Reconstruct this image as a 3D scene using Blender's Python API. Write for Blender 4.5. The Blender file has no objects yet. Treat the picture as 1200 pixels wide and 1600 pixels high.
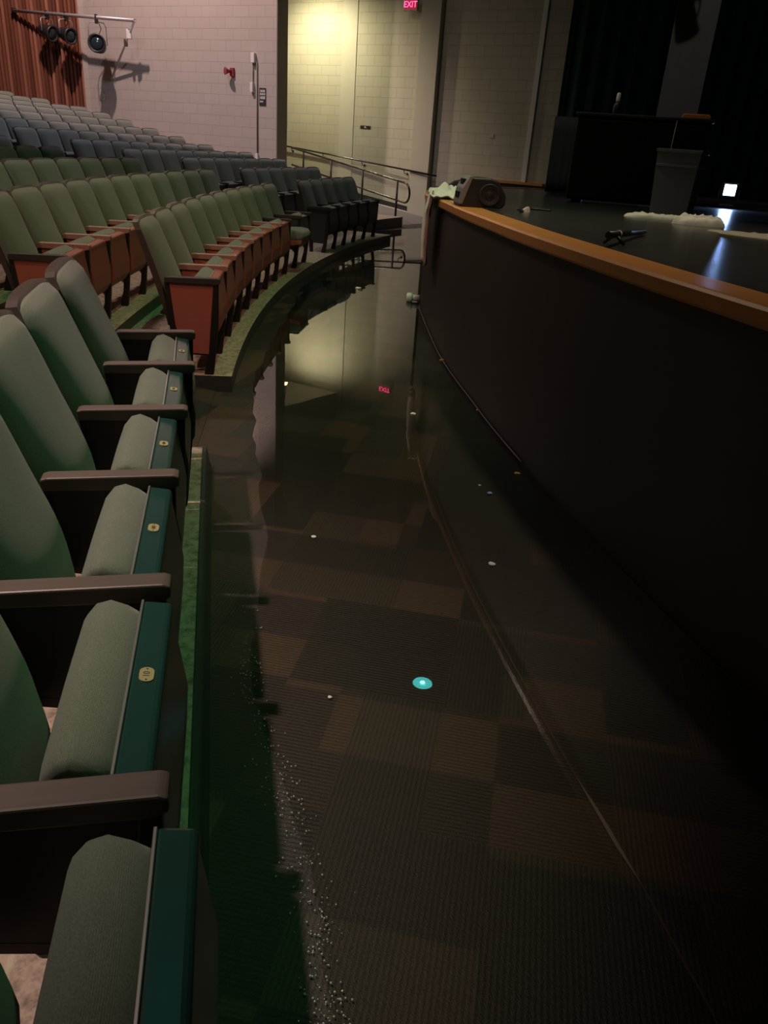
import bpy, bmesh, math, random
from mathutils import Vector, Matrix
random.seed(7)
PI = math.pi
scene = bpy.context.scene
COL = scene.collection

# ------------------------------------------------------------------ camera
F_PX, CAM_H = 1186.95, 1.428
def make_camera():
    down = Vector((419.27 - 600, 3273.85 - 800, F_PX)).normalized()      # plumb line in camera axes (x right, y down, z forward)
    fw = (Vector((0, 0, 1)) - down * down.z).normalized()
    rt = down.cross(fw)
    wx, wy, wz = rt, fw, -down
    m = Matrix(((wx.x, -wx.y, -wx.z, 0), (wy.x, -wy.y, -wy.z, 0), (wz.x, -wz.y, -wz.z, CAM_H), (0, 0, 0, 1)))
    cd = bpy.data.cameras.new('camera'); co = bpy.data.objects.new('camera', cd)
    cd.sensor_width = 36; cd.lens = F_PX / 1600 * 36; cd.clip_start = 0.02; cd.clip_end = 200
    co.matrix_world = m; COL.objects.link(co); scene.camera = co
    return m
CAM_M = make_camera()
CAM_INV = CAM_M.inverted()
def in_view(p, mx=70):
    q = CAM_INV @ Vector(p)
    if q.z > -0.15: return False
    x = 600 + F_PX * q.x / -q.z; y = 800 - F_PX * q.y / -q.z
    return -mx < x < 1200 + mx and -mx < y < 1600 + 120

# ------------------------------------------------------------------ light and exposure
scene.view_settings.view_transform = 'Standard'
scene.view_settings.look = 'None'
scene.view_settings.gamma = 1.0
scene.view_settings.use_curve_mapping = False
scene.view_settings.exposure = 0.0
w = bpy.data.worlds.new('world'); scene.world = w; w.use_nodes = True
w.node_tree.nodes['Background'].inputs[0].default_value = (0.5, 0.45, 0.45, 1)
w.node_tree.nodes['Background'].inputs[1].default_value = 0.004

def spot(name, loc, target, color, power, angle, blend=0.6, size=0.1):
    l = bpy.data.lights.new(name, 'SPOT'); l.color = color; l.energy = power
    l.spot_size = math.radians(angle); l.spot_blend = blend; l.shadow_soft_size = size
    o = bpy.data.objects.new(name, l); o.location = loc
    o.rotation_euler = (Vector(target) - Vector(loc)).to_track_quat('-Z', 'Y').to_euler()
    COL.objects.link(o); return o
def area(name, loc, target, color, power, sx, sy):
    l = bpy.data.lights.new(name, 'AREA'); l.color = color; l.energy = power
    l.shape = 'RECTANGLE'; l.size = sx; l.size_y = sy
    o = bpy.data.objects.new(name, l); o.location = loc
    o.rotation_euler = (Vector(target) - Vector(loc)).to_track_quat('-Z', 'Y').to_euler()
    COL.objects.link(o); return o

GREEN = (0.30, 1.0, 0.38)
PINK = (1.0, 0.60, 0.53)
DOWN = [(1.027, 12.38, 8.22), (0.33, 5.35, 8.22), (1.2, 1.8, 8.22)]      # teal downlights over the pit aisle; the last is an unseen addition
spot('downlight_far', (DOWN[0][0], DOWN[0][1], 8.2), (DOWN[0][0] - 1.9, DOWN[0][1] - 2, 0), GREEN, 30, 75, 0.9, 0.03)
spot('downlight_mid', (DOWN[1][0], DOWN[1][1], 8.2), (-1.6, 6.4, 0), GREEN, 400, 60, 0.9, 0.03)
spot('fill_green_near', (DOWN[2][0], DOWN[2][1], 8.2), (-0.8, 1.7, 0), GREEN, 330, 23, 0.9, 0.03)  # unseen downlight added to turn the front terrace strip green
spot('house_lamp_aisle', (-5.0, 1.6, 8.0), (-2.0, 5.6, 0.3), (1.0, 0.66, 0.56), 640, 50, 0.8, 0.12)
spot('fill_seat_pans', (1.6, -0.5, 8.0), (-1.5, 6.6, 0.3), (1.0, 0.48, 0.36), 760, 30, 0.9, 0.12)  # unseen warm-red fill added for the middle block's pans and panels
spot('house_lamp_front', (-3.4, 2.3, 8.0), (-1.55, 1.75, 0.6), (1.0, 0.70, 0.62), 2300, 30, 1.0, 0.12)
spot('house_lamp_rear', (-6.55, 16.1, 8.2), (-6.2, 19.0, 2.0), (1.0, 0.73, 0.67), 1750, 104, 0.5, 0.10)
spot('fill_rear_rows', (-6.5, 11.5, 8.2), (-6.0, 14.6, 0.8), (0.78, 0.78, 1.0), 1000, 95, 0.7, 0.5)  # soft general fill added over the rear rows
spot('house_lamp_ramp', (-4.0, 13.2, 8.2), (0.3, 18.0, 1.0), (1.0, 0.86, 0.76), 200, 60, 0.9, 0.3)
spot('fill_pit', (-5.0, 10.0, 8.2), (0.1, 7.2, 0.3), (1.0, 0.82, 0.66), 850, 58, 1.0, 0.3)  # added fill for pit and draped cloth, kept out of the water's mirror
spot('fill_far_block', (-3.4, 9.6, 8.2), (-1.6, 12.8, 0.5), (1.0, 0.88, 0.86), 420, 52, 0.9, 0.3)  # neutral fill added for the far block's front rows
spot('fill_pink_aisle', (-2.5, 6.6, 8.0), (-2.05, 4.9, 0.1), (1.0, 0.50, 0.45), 160, 17, 0.5, 0.08)  # narrow unseen spot added for pink patches on the aisle floor
spot('fill_stage_lip', (2.0, 4.2, 8.2), (1.35, 4.3, 1.1), (1.0, 0.80, 0.58), 720, 44, 1.0, 0.3)  # added fill for the stage lip and nearby carpet, source unseen
spot('fill_stage_rear', (0.9, 6.5, 8.2), (3.0, 11.8, 1.4), (1.0, 0.92, 0.82), 340, 46, 0.9, 0.2)  # dim unseen fill added to lift curtain, scenery flat and bottle

# ------------------------------------------------------------------ materials
def mat(name, color=(.5, .5, .5), rough=.6, metal=0.0, spec=.5, emit=None, estr=0.0):
    m = bpy.data.materials.new(name); m.use_nodes = True
    b = m.node_tree.nodes['Principled BSDF']
    b.inputs['Base Color'].default_value = (*color, 1); b.inputs['Roughness'].default_value = rough
    b.inputs['Metallic'].default_value = metal; b.inputs['Specular IOR Level'].default_value = spec
    if emit:
        b.inputs['Emission Color'].default_value = (*emit, 1); b.inputs['Emission Strength'].default_value = estr
    return m
class NT:
    def __init__(s, m):
        s.t = m.node_tree; s.n = s.t.nodes; s.b = s.n['Principled BSDF']
    def add(s, typ, **kw):
        n = s.n.new(typ)
        for k, v in kw.items():
            if k.startswith('i_'): n.inputs[k[2:].replace('_', ' ')].default_value = v
            else: setattr(n, k, v)
        return n
    def link(s, a, b): s.t.links.new(a, b)
    def coords(s, kind='Object'): return s.add('ShaderNodeTexCoord').outputs[kind]
    def mapping(s, vec, scale=(1, 1, 1), loc=(0, 0, 0), rot=(0, 0, 0)):
        m = s.add('ShaderNodeMapping'); m.inputs['Scale'].default_value = scale
        m.inputs['Location'].default_value = loc; m.inputs['Rotation'].default_value = rot
        s.link(vec, m.inputs['Vector']); return m.outputs[0]
    def noise(s, vec, scale, detail=3, rough=.5):
        n = s.add('ShaderNodeTexNoise'); n.inputs['Scale'].default_value = scale
        n.inputs['Detail'].default_value = detail; n.inputs['Roughness'].default_value = rough
        s.link(vec, n.inputs['Vector']); return n.outputs['Fac']
    def ramp(s, fac, stops, interp='LINEAR'):
        r = s.add('ShaderNodeValToRGB'); r.color_ramp.interpolation = interp
        e = r.color_ramp.elements
        while len(e) < len(stops): e.new(0.5)
        for el, (p, c) in zip(e, stops): el.position = p; el.color = (*c, 1)
        s.link(fac, r.inputs[0]); return r.outputs[0]
    def mix(s, fac, a, b, mode='MIX'):
        n = s.add('ShaderNodeMix', data_type='RGBA', blend_type=mode)
        for sock, v in ((n.inputs['Factor'], fac), (n.inputs['A'], a), (n.inputs['B'], b)):
            pass
        n.inputs[0].default_value = fac if isinstance(fac, (int, float)) else 0.5
        if not isinstance(fac, (int, float)): s.link(fac, n.inputs[0])
        for idx, v in ((6, a), (7, b)):
            if isinstance(v, tuple): n.inputs[idx].default_value = (*v, 1)
            else: s.link(v, n.inputs[idx])
        return n.outputs[2]
    def math(s, op, a, b=None):
        n = s.add('ShaderNodeMath', operation=op)
        for i, v in enumerate((a, b)):
            if v is None: continue
            if isinstance(v, (int, float)): n.inputs[i].default_value = v
            else: s.link(v, n.inputs[i])
        return n.outputs[0]
    def bump(s, h, strength=.3, dist=.01):
        n = s.add('ShaderNodeBump'); n.inputs['Strength'].default_value = strength; n.inputs['Distance'].default_value = dist
        s.link(h, n.inputs['Height']); s.link(n.outputs[0], s.b.inputs['Normal'])

def m_fabric():
    m = mat('woven_fabric', (.25, .26, .21), .95, spec=.15); t = NT(m); v = t.coords()
    n1 = t.noise(v, 9, 3); n2 = t.noise(v, 420, 2)
    base = t.mix(n1, (.150, .168, .136), (.205, .220, .183))
    t.link(t.mix(.35, base, t.ramp(n2, [(.3, (.06, .07, .055)), (.7, (.27, .29, .24))])), t.b.inputs['Base Color'])
    wv = t.add('ShaderNodeTexWave', wave_type='BANDS', bands_direction='Z'); wv.inputs['Scale'].default_value = 300; wv.inputs['Distortion'].default_value = 2.5
    t.link(v, wv.inputs['Vector'])
    t.bump(t.math('ADD', wv.outputs['Fac'], n2), .25, .0015)
    t.b.inputs['Sheen Weight'].default_value = .25
    return m
def m_wood(name, c1, c2, rough=.4, scale=(3, 40, 40)):
    m = mat(name, c1, rough); t = NT(m); v = t.mapping(t.coords(), scale)
    n = t.noise(v, 1.0, 5, .6)
    t.link(t.mix(n, c1, c2), t.b.inputs['Base Color']); t.bump(n, .08, .002); return m
def m_speckle(name, c1, c2, rough=.6, sc=30, bump=.1):
    m = mat(name, c1, rough); t = NT(m); n = t.noise(t.coords(), sc, 4, .6)
    t.link(t.mix(n, c1, c2), t.b.inputs['Base Color']); t.bump(n, bump, .003); return m
def m_block(name, c1, c2, mortar):
    m = mat(name, c1, .8, spec=.25); t = NT(m)
    sep = t.add('ShaderNodeSeparateXYZ'); t.link(t.coords(), sep.inputs[0])
    cmb = t.add('ShaderNodeCombineXYZ'); t.link(sep.outputs[0], cmb.inputs[0]); t.link(sep.outputs[2], cmb.inputs[1])
    br = t.add('ShaderNodeTexBrick'); br.offset = .5; br.inputs['Scale'].default_value = 1.0
    br.inputs['Brick Width'].default_value = .406; br.inputs['Row Height'].default_value = .203
    br.inputs['Mortar Size'].default_value = .0045; br.inputs['Mortar Smooth'].default_value = .4
    br.inputs['Color1'].default_value = (*c1, 1); br.inputs['Color2'].default_value = (*c2, 1); br.inputs['Mortar'].default_value = (*mortar, 1)
    t.link(cmb.outputs[0], br.inputs['Vector'])
    n = t.noise(t.coords(), 60, 3); n2 = t.noise(t.coords(), 2.2, 3)
    t.link(t.mix(t.math('MULTIPLY', n2, .35), br.outputs['Color'], mortar), t.b.inputs['Base Color'])
    h = t.math('ADD', t.math('MULTIPLY', br.outputs['Fac'], -1.0), t.math('MULTIPLY', n, .25))
    t.bump(h, .55, .004); return m
def m_carpet():
    m = mat('wet_carpet_tiles', (.05, .04, .03), .48, spec=.5); t = NT(m); v = t.coords()
    rv = t.mapping(v, (1, 1, 1), (0, 0, 0), (0, 0, .16))
    def cells(sx, sy, off):
        mv = t.mapping(rv, (1 / sx, 1 / sy, 1), (off, off * .7, 0))
        fl = t.add('ShaderNodeVectorMath', operation='FLOOR'); t.link(mv, fl.inputs[0])
        wn = t.add('ShaderNodeTexWhiteNoise', noise_dimensions='2D'); t.link(fl.outputs[0], wn.inputs['Vector']); return wn.outputs['Value']
    a = cells(.23, .46, .3); b = cells(.46, .23, .8)
    col_a = t.ramp(a, [(0, (.022, .018, .014)), (.3, (.066, .041, .027)), (.5, (.046, .035, .024)), (.72, (.076, .044, .029)), (.9, (.040, .034, .027))], 'CONSTANT')
    col = t.mix(t.math('MULTIPLY', t.math('LESS_THAN', b, .45), .75), col_a, (.019, .016, .014))
    wx = t.add('ShaderNodeTexWave', wave_type='BANDS', bands_direction='X'); wy = t.add('ShaderNodeTexWave', wave_type='BANDS', bands_direction='Y')
    for wv in (wx, wy):
        wv.inputs['Scale'].default_value = 26; wv.inputs['Distortion'].default_value = 3.2; wv.inputs['Detail'].default_value = 2; wv.inputs['Detail Scale'].default_value = 6
        t.link(rv, wv.inputs['Vector'])
    sel = t.math('GREATER_THAN', a, .5)
    rib = t.math('ADD', t.math('MULTIPLY', wx.outputs['Fac'], sel), t.math('MULTIPLY', wy.outputs['Fac'], t.math('SUBTRACT', 1.0, sel)))
    fib = t.noise(v, 330, 2, .7)
    k = t.math('ADD', t.math('MULTIPLY', rib, .35), t.math('MULTIPLY', fib, 1.0))
    shade = t.ramp(k, [(.35, (.45, .45, .45)), (1.0, (1.6, 1.6, 1.6))])
    t.link(t.mix(1.0, col, shade, 'MULTIPLY'), t.b.inputs['Base Color'])
    t.bump(k, .55, .004); return m
def m_terrace():
    m = mat('painted_terrace', (.4, .3, .25), .6, spec=.3); t = NT(m); v = t.coords()
    n = t.noise(v, 3.5, 5, .6); n2 = t.noise(v, 28, 5, .7)
    base = t.mix(n, (.40, .33, .25), (.54, .45, .35))
    stain = t.ramp(n2, [(.32, (.35, .33, .30)), (.56, (1, 1, 1))])
    t.link(t.mix(1.0, base, stain, 'MULTIPLY'), t.b.inputs['Base Color']); t.bump(n2, .25, .004); return m
def m_water():
    m = bpy.data.materials.new('clear_water'); m.use_nodes = True; nt = m.node_tree; nt.nodes.clear()
    out = nt.nodes.new('ShaderNodeOutputMaterial'); mx = nt.nodes.new('ShaderNodeMixShader')
    tr = nt.nodes.new('ShaderNodeBsdfTransparent'); gl = nt.nodes.new('ShaderNodeBsdfGlossy'); fr = nt.nodes.new('ShaderNodeFresnel')
    tr.inputs[0].default_value = (.93, .92, .88, 1); gl.inputs['Roughness'].default_value = .004; fr.inputs['IOR'].default_value = 1.85
    tc = nt.nodes.new('ShaderNodeTexCoord'); no = nt.nodes.new('ShaderNodeTexNoise'); bp = nt.nodes.new('ShaderNodeBump')
    no.inputs['Scale'].default_value = 1.1; no.inputs['Detail'].default_value = 1; bp.inputs['Strength'].default_value = .004; bp.inputs['Distance'].default_value = .01
    L = nt.links.new
    L(tc.outputs['Object'], no.inputs['Vector']); L(no.outputs['Fac'], bp.inputs['Height'])
    L(bp.outputs[0], gl.inputs['Normal']); L(bp.outputs[0], fr.inputs['Normal'])
    L(fr.outputs[0], mx.inputs[0]); L(tr.outputs[0], mx.inputs[1]); L(gl.outputs[0], mx.inputs[2]); L(mx.outputs[0], out.inputs[0])
    return m
def m_slats():
    m = mat('slat_wood', (.3, .1, .05), .5); t = NT(m); v = t.coords()
    sep = t.add('ShaderNodeSeparateXYZ'); t.link(v, sep.inputs[0])
    wn = t.add('ShaderNodeTexWhiteNoise', noise_dimensions='1D')
    t.link(t.math('FLOOR', t.math('DIVIDE', sep.outputs[0], .098)), wn.inputs['W'])
    n = t.noise(t.mapping(v, (30, 30, 1.2)), 1, 4, .6)
    c = t.ramp(t.math('ADD', t.math('MULTIPLY', wn.outputs['Value'], .6), t.math('MULTIPLY', n, .4)),
               [(.2, (.15, .05, .03)), (.5, (.28, .10, .06)), (.8, (.46, .20, .13))])
    t.link(c, t.b.inputs['Base Color']); return m

M = dict(
    fabric=m_fabric(),
    shell=m_wood('dark_shell', (.045, .032, .028), (.09, .065, .055), .42),
    arm=m_wood('arm_wood', (.085, .06, .055), (.17, .12, .11), .42),
    laminate=m_speckle('red_brown_laminate', (.42, .125, .085), (.47, .15, .10), .5, 60, .03),
    frame=mat('black_iron', (.022, .020, .020), .45, .3),
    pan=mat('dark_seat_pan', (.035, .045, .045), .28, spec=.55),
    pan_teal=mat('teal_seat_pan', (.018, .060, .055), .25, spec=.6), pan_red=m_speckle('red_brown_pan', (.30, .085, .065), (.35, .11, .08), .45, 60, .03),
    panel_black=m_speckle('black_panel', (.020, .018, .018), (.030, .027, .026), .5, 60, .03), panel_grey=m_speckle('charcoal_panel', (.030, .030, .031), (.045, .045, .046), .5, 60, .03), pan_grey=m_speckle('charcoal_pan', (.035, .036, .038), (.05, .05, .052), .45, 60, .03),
    arm_tan=m_wood('arm_wood_tan', (.30, .16, .13), (.40, .24, .19), .45), arm_black=m_wood('arm_wood_black', (.03, .026, .025), (.06, .05, .045), .45),
    trimmetal=mat('pan_trim', (.55, .56, .55), .3, .8),
    brass=mat('brass_plate', (.62, .52, .28), .4, .4), ink=mat('plate_ink', (.10, .075, .03), .6),
    carpet=m_carpet(), terrace=m_terrace(), water=m_water(),
    rubber=m_speckle('dark_rubber', (.035, .045, .04), (.06, .075, .065), .38, 25, .08),
    block_pink=m_block('painted_block_house', (.50, .44, .40), (.48, .42, .385), (.36, .31, .28)),
    block_yellow=m_block('painted_block_corridor', (.50, .475, .37), (.48, .455, .355), (.32, .30, .23)),
    plain=m_speckle('painted_pilaster', (.48, .455, .36), (.50, .475, .38), .75, 12, .05),
    wallend=mat('wall_end_paint', (.20, .17, .15), .7),
    ceiling=mat('dark_ceiling', (.03, .03, .03), .9), soffit=mat('corridor_ceiling', (.55, .53, .45), .85),
    slats=m_slats(), slatback=mat('slat_backing', (.03, .012, .008), .8),
    ramp=m_speckle('ramp_carpet', (.16, .14, .14), (.23, .20, .20), .85, 120, .2),
    base=mat('black_baseboard', (.018, .017, .016), .5),
    skirt=m_speckle('stage_front_paint', (.020, .015, .013), (.028, .021, .018), .55, 8, .04),
    stage=m_speckle('black_stage_floor', (.030, .030, .030), (.055, .055, .052), .24, 6, .04),
    lip=m_wood('honey_wood', (.48, .19, .05), (.62, .29, .09), .32, (6, 6, 40)),
    steel=mat('rail_steel', (.14, .135, .13), .25, .9), pipe=mat('grey_pipe', (.50, .46, .47), .45, .5),
    black=mat('matte_black', (.006, .006, .0065), .6, spec=.2), blackgloss=mat('black_plastic', (.022, .022, .024), .4),
    grille=m_speckle('speaker_grille', (.012, .012, .012), (.035, .035, .035), .6, 300, .3),
    greyplastic=mat('grey_plastic', (.20, .20, .21), .5), bin=m_speckle('bin_plastic', (.27, .27, .266), (.31, .31, .303), .5, 6, .02),
    white=mat('white_paint', (.75, .72, .68), .5), red=mat('red_enamel', (.30, .035, .04), .4),
    pvc=mat('white_pvc', (.80, .79, .70), .35), towel=m_speckle('towel_cloth', (.74, .72, .62), (.82, .80, .70), .95, 40, .4),
    cloth_white=m_speckle('white_cloth', (.76, .80, .72), (.86, .88, .80), .95, 20, .2),
    cloth_pink=m_speckle('pinkish_cloth', (.30, .17, .16), (.36, .21, .19), .95, 20, .2),
    rug=m_speckle('tan_rug', (.30, .28, .20), (.42, .40, .30), .95, 60, .4),
    curtain_green=m_speckle('green_curtain', (.005, .050, .030), (.006, .058, .036), .9, 20, .05),
    curtain_grey=m_speckle('charcoal_drape', (.028, .030, .034), (.036, .039, .043), .9, 20, .05),
    flat=m_speckle('scuffed_flat', (.06, .058, .055), (.10, .096, .09), .7, 4, .05),
    orange=mat('orange_plastic', (.65, .20, .06), .5),
    lens=mat('dark_lens', (.02, .03, .04), .12),
    signface=mat('exit_face', (.02, .01, .01), .4, emit=(.35, .02, .05), estr=.9),
    signtext=mat('exit_letters', (.8, .1, .2), .4, emit=(1, .07, .20), estr=3.5),
    signbox=mat('sign_housing', (.45, .42, .35), .5),
    teal_glow=mat('downlight_glow', (.1, .6, .6), .4, emit=(.10, .85, .80), estr=5.0),
    teal_core=mat('downlight_core', (.5, 1, 1), .4, emit=(.45, 1.0, .90), estr=14.0),
    blue_glow=mat('stage_led', (.5, .7, 1), .4, emit=(.38, .62, 1.0), estr=14.0),
    lamp_glow=mat('corridor_lamp_glow', (1, .9, .6), .4, emit=(1.0, .85, .45), estr=6.0),
    seam=mat('seam_tape', (.24, .20, .17), .5), seamdark=mat('seam_groove', (.09, .07, .06), .5),
    litter_w=mat('paper_scrap', (.8, .78, .7), .7), litter_o=mat('orange_scrap', (.75, .40, .10), .6), litter_b=mat('blue_scrap', (.25, .30, .75), .5),
    signblack=mat('sign_black', (.03, .03, .035), .5),
)

# ------------------------------------------------------------------ helpers
def link(name, me, m, parent=None):
    o = bpy.data.objects.new(name, me); COL.objects.link(o)
    ms = m if isinstance(m, (list, tuple)) else [m]
    for x in ms:
        if x is not None: me.materials.append(x)
    if parent is not None: o.parent = parent
    return o
def tag(o, label=None, cat=None, group=None, kind=None):
    if label: o['label'] = label
    if cat: o['category'] = cat
    if group: o['group'] = group
    if kind: o['kind'] = kind
    return o
def thing(name, label, cat, loc=(0, 0, 0), rz=0, group=None):
    o = bpy.data.objects.new(name, None); COL.objects.link(o); o.location = loc; o.rotation_euler = (0, 0, rz)
    o.empty_display_size = .1
    return tag(o, label, cat, group)
def structure(o): o['kind'] = 'structure'; return o

class MB:
    def __init__(s): s.bm = bmesh.new(); s.idx = 0
    def _set(s, faces):
        for f in faces: f.material_index = s.idx
    def poly(s, verts, faces):
        vs = [s.bm.verts.new(v) for v in verts]
        fs = []
        for f in faces:
            try: fs.append(s.bm.faces.new([vs[i] for i in f]))
            except ValueError: pass
        s._set(fs); return fs
    def box(s, x0, x1, y0, y1, z0, z1, m=None, bev=0.0, seg=2):
        b = bmesh.new()
        vs = [b.verts.new((x, y, z)) for x in (x0, x1) for y in (y0, y1) for z in (z0, z1)]
        for f in ((0, 1, 3, 2), (4, 6, 7, 5), (0, 4, 5, 1), (2, 3, 7, 6), (0, 2, 6, 4), (1, 5, 7, 3)): b.faces.new([vs[i] for i in f])
        if bev > 0: bmesh.ops.bevel(b, geom=b.edges[:], offset=bev, segments=seg, affect='EDGES', profile=.5)
        s.merge(b, m); return s
    def merge(s, b, m=None):
        if m is not None: bmesh.ops.transform(b, matrix=m, verts=b.verts[:])
        mp = {v: s.bm.verts.new(v.co) for v in b.verts}
        for f in b.faces:
            nf = s.bm.faces.new([mp[v] for v in f.verts]); nf.material_index = s.idx; nf.smooth = f.smooth
        b.free()
    def tube(s, pts, r, n=10, closed=False, cap=True):
        pts = [Vector(p) for p in pts]; rings = []
        rad = r if isinstance(r, (list, tuple)) else [r] * len(pts)
        up = None
        for i, p in enumerate(pts):
            a = pts[i - 1] if i > 0 else (pts[-1] if closed else p); c = pts[(i + 1) % len(pts)] if (i < len(pts) - 1 or closed) else p
            t = (c - a).normalized()
            if up is None: up = Vector((0, 0, 1)) if abs(t.z) < .9 else Vector((1, 0, 0))
            sd = t.cross(up).normalized(); up = sd.cross(t).normalized()
            rings.append([s.bm.verts.new(p + (sd * math.cos(2 * PI * k / n) + up * math.sin(2 * PI * k / n)) * rad[i]) for k in range(n)])
        m = len(rings)
        for i in range(m if closed else m - 1):
            A, B = rings[i], rings[(i + 1) % m]
            for k in range(n):
                f = s.bm.faces.new((A[k], A[(k + 1) % n], B[(k + 1) % n], B[k])); f.smooth = True; f.material_index = s.idx
        if cap and not closed:
            s._set([s.bm.faces.new(rings[0][::-1]), s.bm.faces.new(rings[-1])])
        return s
    def lathe(s, prof, n=24, m=None):
        b = bmesh.new(); rings = []
        for r, z in prof:
            rings.append([b.verts.new((max(r, 1e-4) * math.cos(2 * PI * k / n), max(r, 1e-4) * math.sin(2 * PI * k / n), z)) for k in range(n)])
        for A, B in zip(rings, rings[1:]):
            for k in range(n):
                f = b.faces.new((A[k], A[(k + 1) % n], B[(k + 1) % n], B[k])); f.smooth = True
        b.faces.new(rings[0][::-1]); b.faces.new(rings[-1]); s.merge(b, m); return s
    def prism(s, prof, axis, a0, a1, bev=0.0, m=None, seg=2):
        """profile of 2-D points extruded along an axis ('x','y','z')"""
        b = bmesh.new()
        def P(p, a): return {'y': (p[0], a, p[1]), 'x': (a, p[0], p[1]), 'z': (p[0], p[1], a)}[axis]
        A = [b.verts.new(P(p, a0)) for p in prof]; B = [b.verts.new(P(p, a1)) for p in prof]; n = len(prof)
        b.faces.new(A); b.faces.new(B[::-1])
        for i in range(n): b.faces.new((A[i], B[i], B[(i + 1) % n], A[(i + 1) % n]))
        bmesh.ops.recalc_face_normals(b, faces=b.faces[:])
        if bev > 0: bmesh.ops.bevel(b, geom=b.edges[:], offset=bev, segments=seg, affect='EDGES', profile=.5)
        s.merge(b, m); return s
    def grid(s, fn, nu, nv, smooth=True, closed_u=False):
        V = [[s.bm.verts.new(fn(i / (nu if closed_u else nu - 1), j / (nv - 1))) for j in range(nv)] for i in range(nu)]
        for i in range(nu if closed_u else nu - 1):
            for j in range(nv - 1):
                f = s.bm.faces.new((V[i][j], V[(i + 1) % nu][j], V[(i + 1) % nu][j + 1], V[i][j + 1])); f.smooth = smooth; f.material_index = s.idx
        return V
    def mesh(s, name, smooth=None):
        bmesh.ops.recalc_face_normals(s.bm, faces=s.bm.faces[:])
        me = bpy.data.meshes.new(name); s.bm.to_mesh(me); s.bm.free()
        if smooth:
            for p in me.polygons: p.use_smooth = True
        return me
    def build(s, name, m, parent=None, smooth=None):
        return link(name, s.mesh(name, smooth), m, parent)

def catmull(pts, per=8):
    pts = [Vector(p) for p in pts]; out = []
    P = [pts[0] * 2 - pts[1]] + pts + [pts[-1] * 2 - pts[-2]]
    for i in range(1, len(P) - 2):
        for k in range(per):
            u = k / per; a, b, c, d = P[i - 1], P[i], P[i + 1], P[i + 2]
            out.append(.5 * ((2 * b) + (c - a) * u + (2 * a - 5 * b + 4 * c - d) * u * u + (3 * b - a - 3 * c + d) * u ** 3))
    out.append(pts[-1]); return out
def text_mesh(body, size, depth=.001):
    cu = bpy.data.curves.new('lettering', 'FONT'); cu.body = body; cu.size = size; cu.extrude = depth
    cu.align_x = 'CENTER'; cu.align_y = 'CENTER'
    o = bpy.data.objects.new('lettering', cu); COL.objects.link(o)
    bpy.context.view_layer.update()
    me = bpy.data.meshes.new_from_object(o.evaluated_get(bpy.context.evaluated_depsgraph_get()))
    COL.objects.unlink(o); bpy.data.objects.remove(o); bpy.data.curves.remove(cu)
    return me

# ------------------------------------------------------------------ layout of the house
CX, CY = 19.8, 7.4                        # centre the curved rows are struck from
R1, PITCH, ROWSP = 21.05, .51, .85
ROW_Z = [.10, .185, .26, .315, .385, .485, .595, .715, .83, .925, 1.03, 1.125]
def polar(R, th): a = math.radians(th); return (CX - R * math.cos(a), CY + R * math.sin(a))
def stage_z(y): return 1.10 - .020 * min(max(0.0, y - 6.0), 12.0)

# pit floor (carpet)
mb = MB(); mb.poly([(-9, -4, 0), (6, -4, 0), (6, 24, 0), (-9, 24, 0)], [(0, 1, 2, 3)])
structure(mb.build('floor', M['carpet']))

# flood water: ragged shoreline on the house side, stage skirt on the other
SHORE = [(0.293, 16.37), (-0.272, 15.537), (-0.66, 15.0), (-0.914, 13.791), (-1.042, 12.037), (-1.118, 11.012), (-1.211, 10.307), (-1.19, 9.664), (-1.109, 8.864), (-1.028, 7.685), (-0.985, 6.49), (-0.969, 5.688), (-0.933, 5.139), (-0.885, 4.754), (-0.78, 4.126), (-0.678, 3.631), (-0.581, 3.231), (-0.571, 3.052), (-0.51, 2.898), (-0.443, 2.514), (-0.446, 2.37), (-0.39, 2.125), (-0.378, 1.946), (-0.364, 1.819), (-0.31, 1.68), (-0.242, 1.487), (-0.194, 1.383), (-0.137, 1.252), (-0.089, 1.09), (-0.057, 0.979), (-0.035, 0.88), (-0.015, 0.793), (0.01, 0.687), (.05, .4), (.1, 0.0), (.2, -.8)]
STAGE = [(2.9, -2.2), (1.72, .4), (1.18, 1.80), (.975, 2.5), (.815, 3.16), (.64, 3.98), (.53, 4.62), (.36, 5.76), (.248, 7.2), (.215, 8.0), (.28, 9.5), (.52, 11.2), (1.02, 13.2), (1.66, 15.0), (2.35, 16.55), (2.82, 17.42)]
SKIRT = catmull([(x, y, 0) for x, y in STAGE], 8)
rag = []
cs = catmull([(x, y, 0) for x, y in SHORE], 5)
for i, p in enumerate(cs):
    far = min(1, p.y / 8)
    rag.append((p.x + random.uniform(-1, 1) * (.006 + .018 * far), p.y + random.uniform(-1, 1) * .02, .006))
mb = MB()
right = [(p.x - .004, p.y, .006) for p in SKIRT if -.9 < p.y < 17.2]
left = rag[::-1]
n = 140
def resample(line, n):
    line = [Vector(p) for p in line]; L = [0]
    for a, b in zip(line, line[1:]): L.append(L[-1] + (b - a).length)
    out = []; k = 0
    for i in range(n):
        d = L[-1] * i / (n - 1)
        while k < len(L) - 2 and L[k + 1] < d: k += 1
        u = (d - L[k]) / max(1e-9, L[k + 1] - L[k]); out.append(line[k].lerp(line[k + 1], min(1, max(0, u))))
    return out
A, B = resample(left, n), resample(right, n)
mb.poly(A + B, [(i, n + i, n + i + 1, i + 1) for i in range(n - 1)])
tag(mb.build('flood_water', M['water']), 'shallow clear flood water standing over the carpet between seats and stage', 'water', kind='stuff')

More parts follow.
